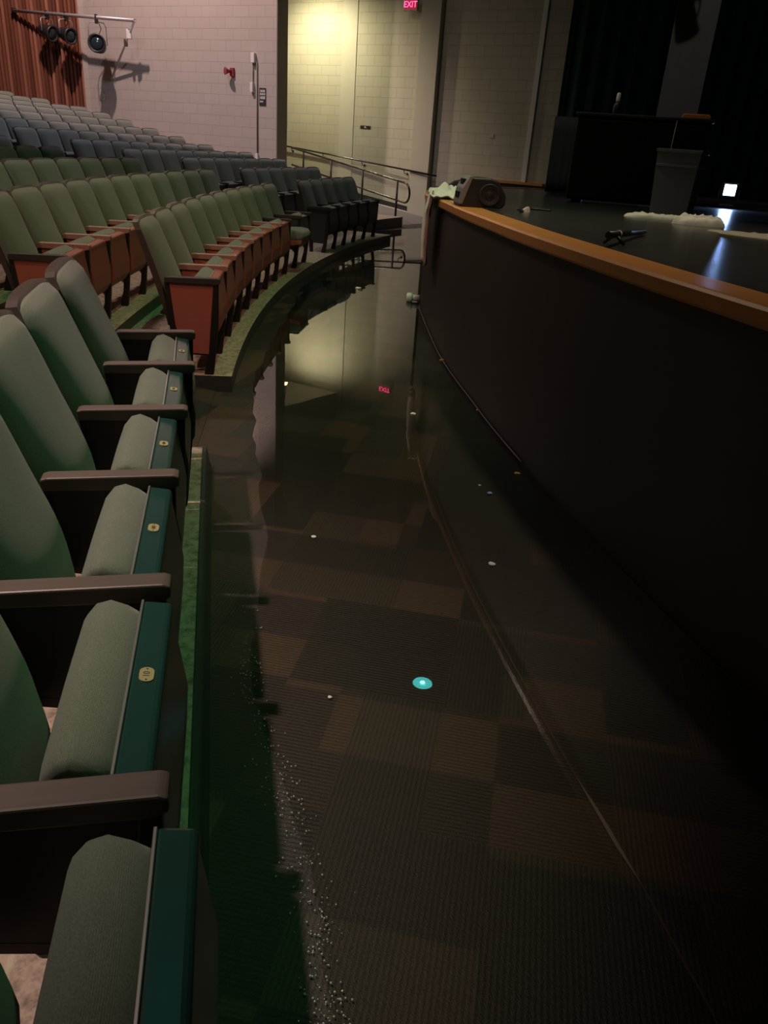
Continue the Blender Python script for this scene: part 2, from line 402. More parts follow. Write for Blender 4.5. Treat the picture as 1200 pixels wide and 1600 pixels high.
# glints: droplets added to stand for highlights on the wet carpet fibres
mb = MB()
near = [p for p in cs if p.y < 2.2]
for k in range(620):
    p = near[int(random.random() ** .6 * (len(near) - 1))]
    x = p.x + random.gauss(-.006, .022); y = p.y + random.uniform(-.07, .07); r = random.uniform(.0009, .0024)
    b = bmesh.new(); bmesh.ops.create_icosphere(b, subdivisions=2, radius=r)
    for f in b.faces: f.smooth = True
    mb.merge(b, Matrix.Translation((x, y, .0065 + r * .3)))
tag(mb.build('carpet_glints', mat('droplet', (.55, .62, .6), .10, spec=1.0)), 'glints along the edge of the flooded carpet, put into added beads', 'glint_beads', kind='stuff')

# carpet seam
SEAM = [(0.135, 4.3), (0.14, 4.085), (0.183, 3.623), (0.241, 3.092), (0.297, 2.678), (0.379, 2.226), (0.472, 1.795), (0.524, 1.565), (0.579, 1.355), (0.625, 1.181), (0.659, 1.02), (0.688, 0.885), (.72, .6)]
def ribbon(name, pts, wfun, z, m):
    mb = MB(); P = catmull([(x, y, z) for x, y in pts], 6); L = []; R = []
    for i, p in enumerate(P):
        t = (P[min(i + 1, len(P) - 1)] - P[max(i - 1, 0)]).normalized(); nrm = Vector((-t.y, t.x, 0)); wd = wfun(i / (len(P) - 1)) / 2
        L.append(p + nrm * wd); R.append(p - nrm * wd)
    k = len(P); mb.poly(L + R, [(i, k + i, k + i + 1, i + 1) for i in range(k - 1)])
    return mb.build(name, m)
structure(ribbon('trim_1', SEAM, lambda u: .003 + .002 * math.sin(u * 9) ** 2, .003, M['seamdark']))
structure(ribbon('trim_2', [(.545, 1.48), (.579, 1.355), (.60, 1.27), (.625, 1.181)], lambda u: .010 * math.sin(PI * u) + .001, .0035, M['seam']))

# terraces of the seating: one slab per row
WALLLINE = [(-.42, 16.3), (-2.6, 19.2), (-2.9, 18.06), (-7.73, 20.35)]
def wall_cut(R):
    """largest angle before the slab meets the rail line or the block wall"""
    th = 30.0
    for k in range(-200, 320):
        t = k * .1; x, y = polar(R, t)
        if R < 24.9:
            if (x + .25) * -.66 + (y - 16.2) * .0 > 99: pass
            # rail line from (-.25,16.45) to (-2.62,19.25)
            s = (x + .25) * (19.25 - 16.45) - (y - 16.45) * (-2.62 + .25)
            if t > 8 and s > 0: return t
        else:
            s = (x + 2.866) * .426 + (y - 18.06) * .905
            if t > 8 and s > -.02: return t
    return th
def slab(R0, R1_, t0, t1, z, zb, nm, m):
    mb = MB(); n = max(3, int((t1 - t0) / .8)); top0 = []; top1 = []
    for i in range(n + 1):
        t = t0 + (t1 - t0) * i / n; top0.append(polar(R0, t)); top1.append(polar(R1_, t))
    V = [(x, y, z) for x, y in top0] + [(x, y, z) for x, y in top1] + [(x, y, zb) for x, y in top0] + [(x, y, zb) for x, y in top1]
    k = n + 1; F = []
    for i in range(n):
        F += [(i, i + 1, k + i + 1, k + i), (2 * k + i, 2 * k + i + 1, i + 1, i), (k + i, k + i + 1, 3 * k + i + 1, 3 * k + i)]
    F += [(0, k, 3 * k, 2 * k), (n, 2 * k + n, 3 * k + n, k + n)]
    mb.poly(V, F)
    for q, f in enumerate(mb.bm.faces): f.material_index = 1 if (q < 3 * n and q % 3 == 1) or q >= 3 * n else 0
    return structure(mb.build(nm, [m, M['rubber']]))
E1 = 20.99
slab(E1, E1 + ROWSP, -7.82, 17.4, ROW_Z[0], -.02, 'floor', M['terrace'])
for k in range(1, 12):
    slab(E1 + ROWSP * k, E1 + ROWSP * (k + 1) + (0 if k < 11 else .6), -24, wall_cut(E1 + ROWSP * k + .4) , ROW_Z[k], -.02, 'floor', M['terrace'])
# front block: straight slab
S0 = Vector((-.858, 3.22, 0)); SD = Vector((-.228, .974, 0)).normalized(); SF = Vector((SD.y, -SD.x, 0))   # SF faces the stage
def sec1(X, Y, z): p = S0 + SD * Y + SF * X; return (p.x, p.y, z)
mb = MB()
zt = ROW_Z[0]
mb.poly([sec1(.02, .12, zt), sec1(.02, -5.5, zt), sec1(-1.1, -5.5, zt), sec1(-1.1, .12, zt), sec1(.02, .12, -.02), sec1(.02, -5.5, -.02), sec1(-1.1, -5.5, -.02), sec1(-1.1, .12, -.02)],
        [(0, 1, 2, 3), (4, 5, 1, 0), (7, 4, 0, 3)])
structure(mb.build('floor', M['terrace']))
# aisle between the front and middle blocks: carpeted slope up to the second terrace
mb = MB()
a0 = [sec1(-.05, .12, .004), polar(E1 + .1, -7.82) + (.004,)]
a1 = [sec1(-1.05, .12, .15), polar(E1 + ROWSP + .02, -7.82) + (.15,)]
mb.poly([a0[0], a0[1], a1[1], a1[0]], [(0, 1, 2, 3)])
structure(mb.build('floor', M['carpet']))

# rubber nosing on the front terrace edge (two lengths with a lapped joint)
def nosing(name, y0, y1, dx):
    prof = [(.008, zt + .001), (.008, zt + .006), (.012 + dx, zt + .007), (.024 + dx, zt + .001), (.030 + dx, zt - .012), (.036 + dx, .03), (.046 + dx, .006), (.046 + dx, .001), (.021, .001), (.021, zt + .001)]
    m = Matrix(((SF.x, SD.x, 0, S0.x), (SF.y, SD.y, 0, S0.y), (0, 0, 1, 0), (0, 0, 0, 1)))
    mb = MB(); mb.prism(prof, 'y', y0, y1, .002, m, 1); return structure(mb.build(name, M['rubber']))
nosing('trim_3', -2.385, .12, .002); nosing('trim_4', -5.0, -2.39, -.003)

# ------------------------------------------------------------------ walls
def wall(name, start, end, z0, z1, m, thick=.36, parent=None, y0=0.0):
    d = Vector((end[0] - start[0], end[1] - start[1], 0)); L = d.length
    mb = MB(); mb.box(0, L, y0, thick, 0, z1 - z0)
    o = mb.build(name, m, parent); o.location = (start[0], start[1], z0); o.rotation_euler = (0, 0, math.atan2(d.y, d.x)); return o
PK0, PK1 = Vector((-7.73, 20.35, 0)), Vector((-2.873, 18.063, 0))
structure(wall('wall_left', PK0, PK1, 0, 8.3, M['block_pink'], .355))
# smooth dark return at the end of that wall
d = (PK1 - PK0).normalized(); nb = Vector((-d.y, d.x, 0))
o = wall('trim_5', PK1 - d * .01 - nb * .012, PK1 + d * .012 - nb * .012, 0, 8.3, M['wallend'], .38); structure(o)
YL0, YL1 = Vector((-5.2, 21.863, 0)), Vector((2.9, 17.373, 0)); YD = (YL1 - YL0).normalized(); YN = Vector((YD.y, -YD.x, 0))
structure(wall('wall_back', YL0, YL1, 0, 8.3, M['block_yellow'], .3))
def on_yellow(x, off=0.0): u = (x - YL0.x) / YD.x; p = YL0 + YD * u + YN * off; return p
structure(wall('trim_6', on_yellow(-1.70, .015), on_yellow(-1.36, .015), .3, 8.3, M['plain'], .05))
structure(wall('trim_7', on_yellow(.10, .16), on_yellow(.50, .16), 0, 8.3, M['plain'], .2))
structure(wall('trim_8', on_yellow(2.40, .05), on_yellow(2.485, .05), .8, 8.3, M['white'], .06))
# black baseboard on the ramp wall
mb = MB()
def ramp_z(p): s = (Vector((p[0], p[1], 0)) - Vector((.885, 18.5, 0))).dot(-YD); return max(0, .126 * s)
pts = [on_yellow(x, .0) for x in (-5.0, -2, -.68, .085)]
for a, b in zip(pts, pts[1:]):
    q = [a + YN * .012, b + YN * .012]; za, zb = ramp_z(a), ramp_z(b)
    mb.poly([(q[0].x, q[0].y, za), (q[1].x, q[1].y, zb), (q[1].x, q[1].y, zb + .11), (q[0].x, q[0].y, za + .11), (a.x, a.y, za), (b.x, b.y, zb), (b.x, b.y, zb + .11), (a.x, a.y, za + .11)],
            [(0, 1, 2, 3), (3, 2, 6, 7)])
structure(mb.build('baseboard_back', M['base']))
mb = MB()   # light edge strip where ramp meets baseboard
for a, b in zip(pts, pts[1:]):
    za, zb = ramp_z(a) + .004, ramp_z(b) + .004; q = [a + YN * .012, b + YN * .012, b + YN * .10, a + YN * .10]
    mb.poly([(q[0].x, q[0].y, za), (q[1].x, q[1].y, zb), (q[2].x, q[2].y, zb), (q[3].x, q[3].y, za)], [(0, 1, 2, 3)])
structure(mb.build('trim_9', M['white']))
# ramp
mb = MB()
ra = Vector((.885, 18.5, 0)); rn = Vector((-.485, -.875, 0))
zero = [ra + rn * t for t in (-.6, 1.0, 2.0, 3.2)]
mb.poly([(p.x, p.y, .003) for p in zero] + [(p.x - YD.x * 5.5, p.y - YD.y * 5.5, .003 + .126 * 5.5) for p in zero], [(0, 1, 5, 4), (1, 2, 6, 5), (2, 3, 7, 6)])
structure(mb.build('floor_ramp', M['ramp']))
# corridor header and ceiling
hd0, hd1 = Vector((-2.62, 18.30, 0)), on_yellow(-1.52, 0)
structure(wall('wall_header', hd0, hd1, 4.62, 8.3, M['plain'], .15))
mb = MB(); L0, L1 = on_yellow(-5.2, 0), on_yellow(-1.5, 0)
mb.poly([(hd0.x, hd0.y, 4.6), (L1.x, L1.y, 4.6), (L0.x, L0.y, 4.6), (-6.6, 20.2, 4.6)], [(0, 1, 2, 3)])
structure(mb.build('ceiling_corridor', M['soffit']))
mb = MB(); mb.poly([(-16, -6, 8.3), (16, -6, 8.3), (16, 25, 8.3), (-16, 25, 8.3)], [(0, 1, 2, 3)])
structure(mb.build('ceiling', M['ceiling']))
# rear slatted wall
W0, W1 = Vector((-14.6, 21.752, 0)), Vector((-7.73, 20.35, 0))
L = (W1 - W0).length
mb = MB(); mb.box(0, L, .05, .2, 0, 7.3)
bk = MB()
k = 0
while k * .098 < L - .05:
    x = k * .098; mb.box(x + .018, x + .072, 0, .055, 0, 7.3); k += 1
me = mb.mesh('wall_rear'); o = link('wall_rear', me, [M['slats'], M['slatback']])
for p in me.polygons:
    if p.index < 6: p.material_index = 1
o.location = (W0.x, W0.y, 1.0); o.rotation_euler = (0, 0, math.atan2(W1.y - W0.y, W1.x - W0.x)); structure(o)
o = wall('trim_10', (-7.80, 20.33), (-7.66, 20.30), 1.0, 8.3, M['block_pink'], .1); structure(o)

# ------------------------------------------------------------------ stage
mb = MB(); pts = [p for p in SKIRT]
V = []
for p in pts: V += [(p.x, p.y, 0), (p.x, p.y, stage_z(p.y) - .02)]
mb.poly(V, [(2 * i, 2 * i + 2, 2 * i + 3, 2 * i + 1) for i in range(len(pts) - 1)])
structure(mb.build('wall_stage', M['skirt'], smooth=True))
mb = MB(); V = []; nx = 10
for p in pts:
    for j in range(nx): V.append((p.x + .02 + (14 - p.x) * (j / (nx - 1)) ** 1.6, p.y, stage_z(p.y) - .012))
mb.poly(V, [(i * nx + j, (i + 1) * nx + j, (i + 1) * nx + j + 1, i * nx + j + 1) for i in range(len(pts) - 1) for j in range(nx - 1)])
structure(mb.build('floor_stage', M['stage'], smooth=True))
mb = MB(); rings = []
prof = [(-.035, -.062), (-.042, -.052), (-.042, -.012), (-.034, -.002), (-.026, .0), (.135, .0), (.140, -.006), (.140, -.03), (-.02, -.062)]
for i, p in enumerate(pts):
    t = (pts[min(i + 1, len(pts) - 1)] - pts[max(i - 1, 0)]).normalized(); nr = Vector((t.y, -t.x, 0))      # towards the stage
    rings.append([(p.x + nr.x * a, p.y + nr.y * a, stage_z(p.y) + b) for a, b in prof])
k = len(prof); V = [v for r in rings for v in r]
mb.poly(V, [(i * k + j, (i + 1) * k + j, (i + 1) * k + (j + 1) % k, i * k + (j + 1) % k) for i in range(len(rings) - 1) for j in range(k)])
structure(mb.build('trim_11', M['lip']))
la, lb = on_yellow(1.55, .0), on_yellow(2.86, .0)
structure(wall('trim_12', la + YN * .16, lb + YN * .16, .915, .965, M['lip'], .16))
structure(wall('trim_13', la + YN * .13, lb + YN * .13, .80, .915, M['base'], .13))
# thin cord lying along the foot of the stage
mb = MB(); pc = [(p.x - .012, p.y, .012) for p in SKIRT if 3.6 < p.y < 8.0]; mb.tube(pc, .004, 6)
tag(mb.build('floor_cable', mat('cable_grey', (.12, .11, .10), .5)), 'thin grey cable lying along the foot of the stage front', 'cable')

# ------------------------------------------------------------------ theatre seats
HW = PITCH / 2
def seat_meshes():
    S = {}
    # upholstered back: rounded slab leaning backwards
    def back_fn(front):
        def fn(u, v):
            # u across -1..1, v bottom..top
            a = (u - .5) * 2; z = .30 + (.862 - .30) * v
            hw = .212 + .032 * min(1, v * 1.3)
            top = max(0, (v - .88) / .12); cor = 1 - .075 * top ** 3
            y = a * hw * cor
            z -= .016 * top * abs(a) ** 5
            lean = -.275 - .165 * v ** 1.15
            bulge = .030 * (1 - abs(a) ** 2.6) * math.sin(PI * min(1, .12 + v * .92)) + .018 * math.exp(-((v - .33) / .2) ** 2) * (1 - a * a)
            edge = .022 * (1 - max(abs(a), top * .98) ** 8)
            return (lean + (bulge + edge if front else -.012), y, z)
        return fn
    mb = MB()
    f = mb.grid(back_fn(True), 15, 17); g = mb.grid(back_fn(False), 15, 17)
    nu, nv = 15, 17
    for i in range(nu - 1):
        mb.bm.faces.new((f[i][0], f[i + 1][0], g[i + 1][0], g[i][0])); mb.bm.faces.new((f[i][nv - 1], f[i + 1][nv - 1], g[i + 1][nv - 1], g[i][nv - 1]))
    for j in range(nv - 1):
        mb.bm.faces.new((f[0][j], f[0][j + 1], g[0][j + 1], g[0][j])); mb.bm.faces.new((f[nu - 1][j], f[nu - 1][j + 1], g[nu - 1][j + 1], g[nu - 1][j]))
    S['back'] = mb.mesh('seat_back', True)
    # shell behind the cushion with a raised rim
    def shell_fn(off, grow):
        def fn(u, v):
            a = (u - .5) * 2; z = .28 + (.872 + grow - .28) * v
            hw = .220 + .030 * min(1, v * 1.3)
            top = max(0, (v - .86) / .14); y = a * hw * (1 - .075 * top ** 3); z -= .018 * top * abs(a) ** 5
            return (-.275 - .165 * v ** 1.15 + off - .012 * (1 - a * a), y, z)
        return fn
    mb = MB(); f = mb.grid(shell_fn(-.008, .004), 11, 13); g = mb.grid(shell_fn(-.040, 0), 11, 13); nu, nv = 11, 13
    for i in range(nu - 1):
        mb.bm.faces.new((f[i][0], f[i + 1][0], g[i + 1][0], g[i][0])); mb.bm.faces.new((f[i][nv - 1], f[i + 1][nv - 1], g[i + 1][nv - 1], g[i][nv - 1]))
    for j in range(nv - 1):
        mb.bm.faces.new((f[0][j], f[0][j + 1], g[0][j + 1], g[0][j])); mb.bm.faces.new((f[nu - 1][j], f[nu - 1][j + 1], g[nu - 1][j + 1], g[nu - 1][j]))
    S['shell'] = mb.mesh('back_shell')
    # tipped-up cushion: section (x, z) swept across the width with soft ends
    def loft(sec, ywid, ends, nm):
        mb = MB(); n = len(sec); cx = sum(p[0] for p in sec) / n; cz = sum(p[1] for p in sec) / n; rings = []
        for y, s in ends: rings.append([mb.bm.verts.new((cx + (p[0] - cx) * s, y * ywid, cz + (p[1] - cz) * (s * .25 + .75) )) for p in sec])
        for A_, B_ in zip(rings, rings[1:]):
            for i in range(n): fc = mb.bm.faces.new((A_[i], A_[(i + 1) % n], B_[(i + 1) % n], B_[i])); fc.smooth = True
        mb.bm.faces.new(rings[0][::-1]); mb.bm.faces.new(rings[-1]); return mb.mesh(nm, True)
    ends = [(-1, .55), (-.985, .80), (-.95, .94), (-.85, 1), (-.4, 1.02), (0, 1.03), (.4, 1.02), (.85, 1), (.95, .94), (.985, .80), (1, .55)]
    up = [(-.072 + (x + .060) * .87, z) for x, z in [(-.060, .545), (-.085, .562), (-.120, .575), (-.150, .568), (-.172, .545), (-.185, .50), (-.200, .40), (-.215, .30), (-.205, .24), (-.16, .22), (-.105, .225), (-.075, .25), (-.066, .35), (-.060, .45)]]
    S['cushion_up'] = loft(up, .205, ends, 'seat_cushion')
    dn = [(.10, .36), (.125, .385), (.125, .42), (.10, .450), (.03, .462), (-.10, .455), (-.22, .445), (-.27, .42), (-.275, .38), (-.24, .36), (-.10, .355)]
    S['cushion_down'] = loft(dn, .205, ends, 'seat_cushion')
    # pan
    prof = [(-.058, .555), (-.012, .548), (-.006, .540), (-.008, .515), (-.002, .47), (.012, .36), (.006, .27), (-.03, .215), (-.10, .195), (-.19, .205), (-.20, .225), (-.10, .222), (-.070, .25), (-.058, .35)]
    prof = [(x - .014, z) for x, z in prof]
    mb = MB(); mb.prism(prof, 'y', -.218, .218, .006); S['pan_up'] = mb.mesh('seat_pan')
    prof = [(.105, .36), (.10, .32), (.0, .30), (-.15, .29), (-.26, .31), (-.28, .36), (-.1, .352)]
    mb = MB(); mb.prism(prof, 'y', -.218, .218, .006); S['pan_down'] = mb.mesh('seat_pan')
    mb = MB(); mb.box(-.0755, -.0705, -.216, .216, .548, .5575, bev=.001, seg=1); S['trim'] = mb.mesh('trim_strip')
    # armrest
    mb = MB(); mb.prism([(-.315, .538), (-.315, .568), (-.30, .572), (-.008, .575), (.004, .570), (.004, .545), (-.02, .536)], 'y', -.024, .024, .004); S['arm'] = mb.mesh('armrest')
    # standard (iron frame with foot) and its laminate panel; aisle ends get a full-depth panel and a rear leg
    for end in ('', '_end'):
        mb = MB()
        mb.prism([(-.035, .54), (-.006, .54), (-.014, .30), (-.045, .02), (-.05, 0), (-.105, 0), (-.10, .03), (-.075, .12), (-.058, .30)], 'y', -.017, .017, .003, None, 1)
        if end:
            mb.prism([(-.315, .54), (-.285, .54), (-.262, .30), (-.225, .12), (-.22, 0), (-.265, 0), (-.275, .13), (-.305, .32)], 'y', -.014, .014, .003, None, 1)
            mb.prism([(-.26, .125), (-.05, .115), (-.05, .135), (-.26, .145)], 'y', -.012, .012)
        else:
            mb.prism([(-.315, .54), (-.290, .54), (-.275, .335), (-.06, .29), (-.06, .265), (-.295, .31)], 'y', -.014, .014, .003, None, 1)
        S['frame' + end] = mb.mesh('standard')
        pr = [(-.300, .536), (-.032, .536), (-.050, .30), (-.066, .125), (-.238, .130), (-.272, .30)] if end else [(-.300, .536), (-.032, .536), (-.050, .30), (-.068, .17), (-.10, .20), (-.14, .29), (-.285, .325)]
        mb = MB(); mb.prism(pr, 'y', -.0135, .0135, .002, None, 1); S['panel' + end] = mb.mesh('side_panel')
    mb = MB(); prof = [(math.cos(t) * .0115 * (1 if True else 1), math.sin(t) * .0115) for t in [k * PI / 6 for k in range(12)]]
    b = bmesh.new(); ring = []
    for k in range(24):
        t = 2 * PI * k / 24; x = .0115 * math.cos(t); y = .0105 * math.sin(t) + (.0075 if math.sin(t) > .01 else (-.0075 if math.sin(t) < -.01 else 0)); ring.append((x, y))
    mb.prism(ring, 'z', 0, .0018); S['plate'] = mb.mesh('number_plate')
    return S
SM = seat_meshes()
SM['digits'] = text_mesh('10', .0145, .0004)
SM['digits'].transform(Matrix.Rotation(PI / 2, 4, 'Z'))
mb = MB()
for yy in (-.005, 0, .005): mb.box(-.004, .004, yy - .0012, yy + .0012, 0, .0008)
SM['marks'] = mb.mesh('markings')
mb = MB(); mb.lathe([(.0014, 0), (.0014, .001), (.0005, .0014)], 10); SM['screw'] = mb.mesh('screw')

def variant(key, m):
    k = key + '/' + m
    if k not in SM: SM[k] = SM[key].copy(); SM[k].materials.clear(); SM[k].materials.append(M[m])
    return SM[k]
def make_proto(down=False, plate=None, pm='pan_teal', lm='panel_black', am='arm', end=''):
    t = thing('theatre_seat', 'x', 'seat')
    link('seat_back', SM['back'], M['fabric'] if not SM['back'].materials else None, t)
    link('back_shell', SM['shell'], M['shell'] if not SM['shell'].materials else None, t)
    c = SM['cushion_down' if down else 'cushion_up']; link('seat_cushion', c, M['fabric'] if not c.materials else None, t)
    p = variant('pan_down' if down else 'pan_up', pm); pan = link('seat_pan', p, None, t)
    if not down:
        link('trim_strip', SM['trim'], M['trimmetal'] if not SM['trim'].materials else None, pan)
    if plate:
        pl = link('number_plate', SM['plate'], M['brass'] if not SM['plate'].materials else None, t)
        pl.location = (-.048, .0, .5515); pl.rotation_euler = (0, math.radians(8), 0)
        dg = link('number', SM['digits' if plate == 'ten' else 'marks'], M['ink'] if not SM['digits' if plate == 'ten' else 'marks'].materials else None, pl); dg.location = (0, 0, .0019)
        for s in (-1, 1):
            sc = link('screw', SM['screw'], M['ink'] if not SM['screw'].materials else None, pl); sc.location = (0, s * .0135, .0016)
    a = link('armrest', variant('arm', am), None, t); a.location.y = -HW
    f = link('standard', variant('frame' + end, 'frame'), None, t); f.location.y = -HW
    s = link('side_panel', variant('panel' + end, lm), None, t); s.location.y = -HW
    return t
def drop_tree(o):
    for ch in list(o.children): drop_tree(ch)
    bpy.data.objects.remove(o)
def copy_tree(o, parent=None):
    c = o.copy(); COL.objects.link(c); c.parent = parent
    for ch in o.children: copy_tree(ch, c)
    return c
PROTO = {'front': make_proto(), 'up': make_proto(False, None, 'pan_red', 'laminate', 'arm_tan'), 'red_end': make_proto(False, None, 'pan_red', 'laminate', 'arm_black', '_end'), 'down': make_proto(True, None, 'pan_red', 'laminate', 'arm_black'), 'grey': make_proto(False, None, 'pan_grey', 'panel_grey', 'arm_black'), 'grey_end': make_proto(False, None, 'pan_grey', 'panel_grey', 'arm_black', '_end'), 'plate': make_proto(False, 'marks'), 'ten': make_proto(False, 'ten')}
ORD = ['zeroth', 'first', 'second', 'third', 'fourth', 'fifth', 'sixth', 'seventh', 'eighth', 'ninth', 'tenth', 'eleventh', 'twelfth', 'thirteenth', 'fourteenth', 'fifteenth', 'sixteenth', 'seventeenth', 'eighteenth', 'nineteenth', 'twentieth', 'twenty-first', 'twenty-second']
NSEAT = 0
def put_seat(x, y, z, rz, label, group, kind='up', far_end=False):
    global NSEAT
    t = copy_tree(PROTO[kind]); t.location = (x, y, z); t.rotation_euler = (0, 0, rz)
    tag(t, label, 'seat', group)
    if far_end:
        for ch in list(t.children):
            if ch.name.split('.')[0] in ('armrest', 'standard', 'side_panel'):
                o = ch.copy(); COL.objects.link(o); o.parent = t; o.location.y = HW
    NSEAT += 1; return t

# front block (nearest the camera): six seats in a straight row
rz1 = math.atan2(SF.y, SF.x)
for i in range(6):
    p = S0 - SD * (.514 * (i + .5)) - SD * (.012 if i == 5 else 0) + SF * (.002, -.006, -.009, -.002, .022, .078)[i]
    which = ['farthest', 'second farthest', 'third farthest', 'fourth farthest', 'fifth farthest', 'nearest'][i]
    lab = '%s tipped-up green seat of the front row beside the flooded carpet' % which
    if i == 4: lab = 'tipped-up green seat with the brass number 10 plate, front row beside the flooded carpet'
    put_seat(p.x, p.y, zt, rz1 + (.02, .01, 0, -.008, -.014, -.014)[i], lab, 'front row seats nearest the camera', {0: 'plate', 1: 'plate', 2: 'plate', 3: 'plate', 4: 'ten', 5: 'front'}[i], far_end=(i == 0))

def arc_seat(R, th, z, label, group, kind='up', far_end=False):
    x, y = polar(R, th); rz = math.radians(-th)
    return put_seat(x, y, z, rz, label, group, kind, far_end)
def visible(R, th, z):
    x, y = polar(R + .42, th); x2, y2 = polar(R, th)
    return in_view((x, y, z + .88)) or in_view((x2, y2, z + .5))

# middle block: starts at the aisle with red end panels
for k in range(5):
    R = R1 + ROWSP * k; step = math.degrees(PITCH / R); n = round(14.05 / step)
    if k == 0: n = 10
    t0 = -7.72
    for i in range(n):
        th = t0 + step * (i + .5)
        if not visible(R, th, ROW_Z[k]): continue
        if k == 0:
            kind = 'down' if i == 8 else ('red_end' if i == 0 else ('grey' if i == 9 else 'up'))
            lab = '%s green seat from the red end panel in the front row of the middle block' % ORD[i + 1]
            if i == 0: lab = 'green seat carrying the big red end panel, front row of the middle block'
            if i == 8: lab = 'seat with its cushion folded down near the far end of the middle block front row'
            if i == 9: lab = 'dark-armed seat ending the middle block front row beyond the folded-down seat'
        else:
            kind = 'red_end' if i == 0 else 'up'; j = n - i
            lab = '%s green seat from the far end of the %s row in the middle block' % (ORD[j], ORD[k + 1])
            if j == 1: lab = 'green seat at the far end of the %s row in the middle block' % ORD[k + 1]
        arc_seat(R, th, ROW_Z[k], lab, 'middle block seats, %s row' % ORD[k + 1], kind, far_end=(i == n - 1))

# far block: rows run up to the block wall
TH_R = [16.0, 17.5, 18.6, 19.45, 19.45, 20.2, 20.9, 21.5, 22.1, 22.65, 22.2, 21.9]
for k in range(12):
    R = R1 + ROWSP * k; step = math.degrees(PITCH / R); n = round((TH_R[k] - 9.65) / step)
    if k == 0: n = 5
    for i in range(n):
        th = TH_R[k] - .08 - step * (n - i - .5)
        if not visible(R, th, ROW_Z[k]): continue
        j = n - i
        lab = '%s grey seat from the wall end of the %s row in the far block' % (ORD[j], ORD[k + 1])
        if j == 1: lab = 'grey seat at the wall end of the %s row in the far block' % ORD[k + 1]
        if k == 11: lab = lab.replace('twelfth row', 'topmost row')
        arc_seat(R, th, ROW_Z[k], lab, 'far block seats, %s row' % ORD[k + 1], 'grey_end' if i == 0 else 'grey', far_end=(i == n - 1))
for p in PROTO.values(): drop_tree(p)
print('SEATS', NSEAT)

# ------------------------------------------------------------------ ramp rails
def arc_pts(c, a, b, r, n=6):
    """rounded return: half circle from a direction to another in a vertical plane"""
    return [c + a * (r * math.cos(PI * k / n)) + b * (r * math.sin(PI * k / n)) for k in range(n + 1)]
rail = thing('guard_rail', 'steel guard rail with looped end standing beside the ramp below the block wall', 'railing', (-.21, 16.6, 0))
RP0, RP1 = Vector((-.21, 16.6, 0)), Vector((-2.55, 19.30, 0)); RD = (RP1 - RP0).normalized(); RL = (RP1 - RP0).length
rise = .40
def rp(u, h): p = RP0 + RD * u; return Vector((p.x, p.y, h + rise * u / RL)) - Vector((-.21, 16.6, 0))
top = [rp(RL + .3, .85), rp(0, .85)]
loop = [rp(-.25 - .14 * math.sin(PI * k / 8), .67 + .18 * math.cos(PI * k / 8)) for k in range(9)]
mb = MB(); mb.tube([rp(RL + .3, .85), rp(RL * .5, .85), rp(0, .85)] + loop + [rp(0, .49), rp(RL * .5, .49), rp(RL + .3, .49)], .021, 12); mb.build('rail', M['steel'], rail)
for u in (0, 1.15, 2.30, 3.40):
    z0 = ramp_z(RP0 + RD * u) - rise * u / RL
    mb = MB(); a, b = rp(u, z0), rp(u, .85); mb.tube([a, b], .021, 12); mb.build('post', M['frame'], rail)
wr = thing('wall_rail', 'slim steel handrail on brackets along the block wall above the ramp', 'railing', tuple(on_yellow(-.7)))
org = on_yellow(-.7)
def wp(x, off, z): p = on_yellow(x, off) - org; return Vector((p.x, p.y, z))
zz = lambda x: .935 + (x - .74) * (-.098)
mb = MB(); mb.tube([wp(-4.6, .07, zz(-4.6)), wp(-2, .07, zz(-2)), wp(.72, .21, zz(.72))], .019, 10); mb.build('rail', M['steel'], wr)
for x in (-2.87, -2.05, -1.05, -.03):
    off = .0; o2 = .07 + (.14 * (x + 2) / 2.72 if x > -2 else 0)
    mb = MB(); mb.tube([wp(x, off, zz(x) - .09), wp(x, o2 * .8, zz(x) - .085), wp(x, o2, zz(x) - .01)], .010, 8); mb.lathe([(.03, 0), (.03, .006), (.012, .01)], 12, Matrix.Translation(wp(x, .001, zz(x) - .09)) @ Vector((YN.x, YN.y, 0)).to_track_quat('Z', 'Y').to_matrix().to_4x4())
    mb.build('bracket', M['steel'], wr)

# ------------------------------------------------------------------ fittings on the walls
def mount(name, label, cat, p, face, z):
    """thing whose local -Y faces along 'face' out of the wall"""
    return thing(name, label, cat, (p.x, p.y, z), math.atan2(face.y, face.x) + PI / 2)
PN = Vector((d.y, -d.x, 0))                       # out of the house wall
def on_pink(x, off=0.0): u = (x - PK0.x) / d.x; return PK0 + d * u + PN * off
# exit sign
pe = on_yellow(-.127, .0)
s = mount('exit_sign', 'glowing red EXIT sign high on the block wall', 'sign', pe, YN, 4.04)
mb = MB(); mb.box(-.165, .165, -.19, -.13, 0, .22, bev=.006); mb.box(-.05, .05, -.13, 0, .07, .15); mb.build('housing', M['signbox'], s)
mb = MB(); mb.box(-.145, .145, -.194, -.189, .022, .198); mb.build('face', M['signface'], s)
me = text_mesh('EXIT', .155, .002); me.transform(Matrix.Translation((0, -.196, .11)) @ Matrix.Rotation(PI / 2, 4, 'X')); link('lettering', me, M['signtext'], s)
# switch plate
s = mount('switch_plate', 'small steel switch plate on the lit block wall above the ramp', 'switch', on_yellow(-1.071), YN, 1.785)
mb = MB(); mb.box(-.14, .14, -.012, 0, 0, .07, bev=.004); mb.build('plate', M['steel'], s)
for x in (-.08, 0, .08):
    mb = MB(); mb.box(x - .018, x + .018, -.02, -.01, .02, .05, bev=.003); mb.build('toggle', M['black'] if x else M['white'], s)
s = mount('wall_plate', 'small blank white plate on the dim wall beside the stage', 'plate', on_yellow(1.70), YN, 1.76)
mb = MB(); mb.box(-.05, .05, -.012, 0, 0, .08, bev=.004); mb.build('plate', M['plain'], s)
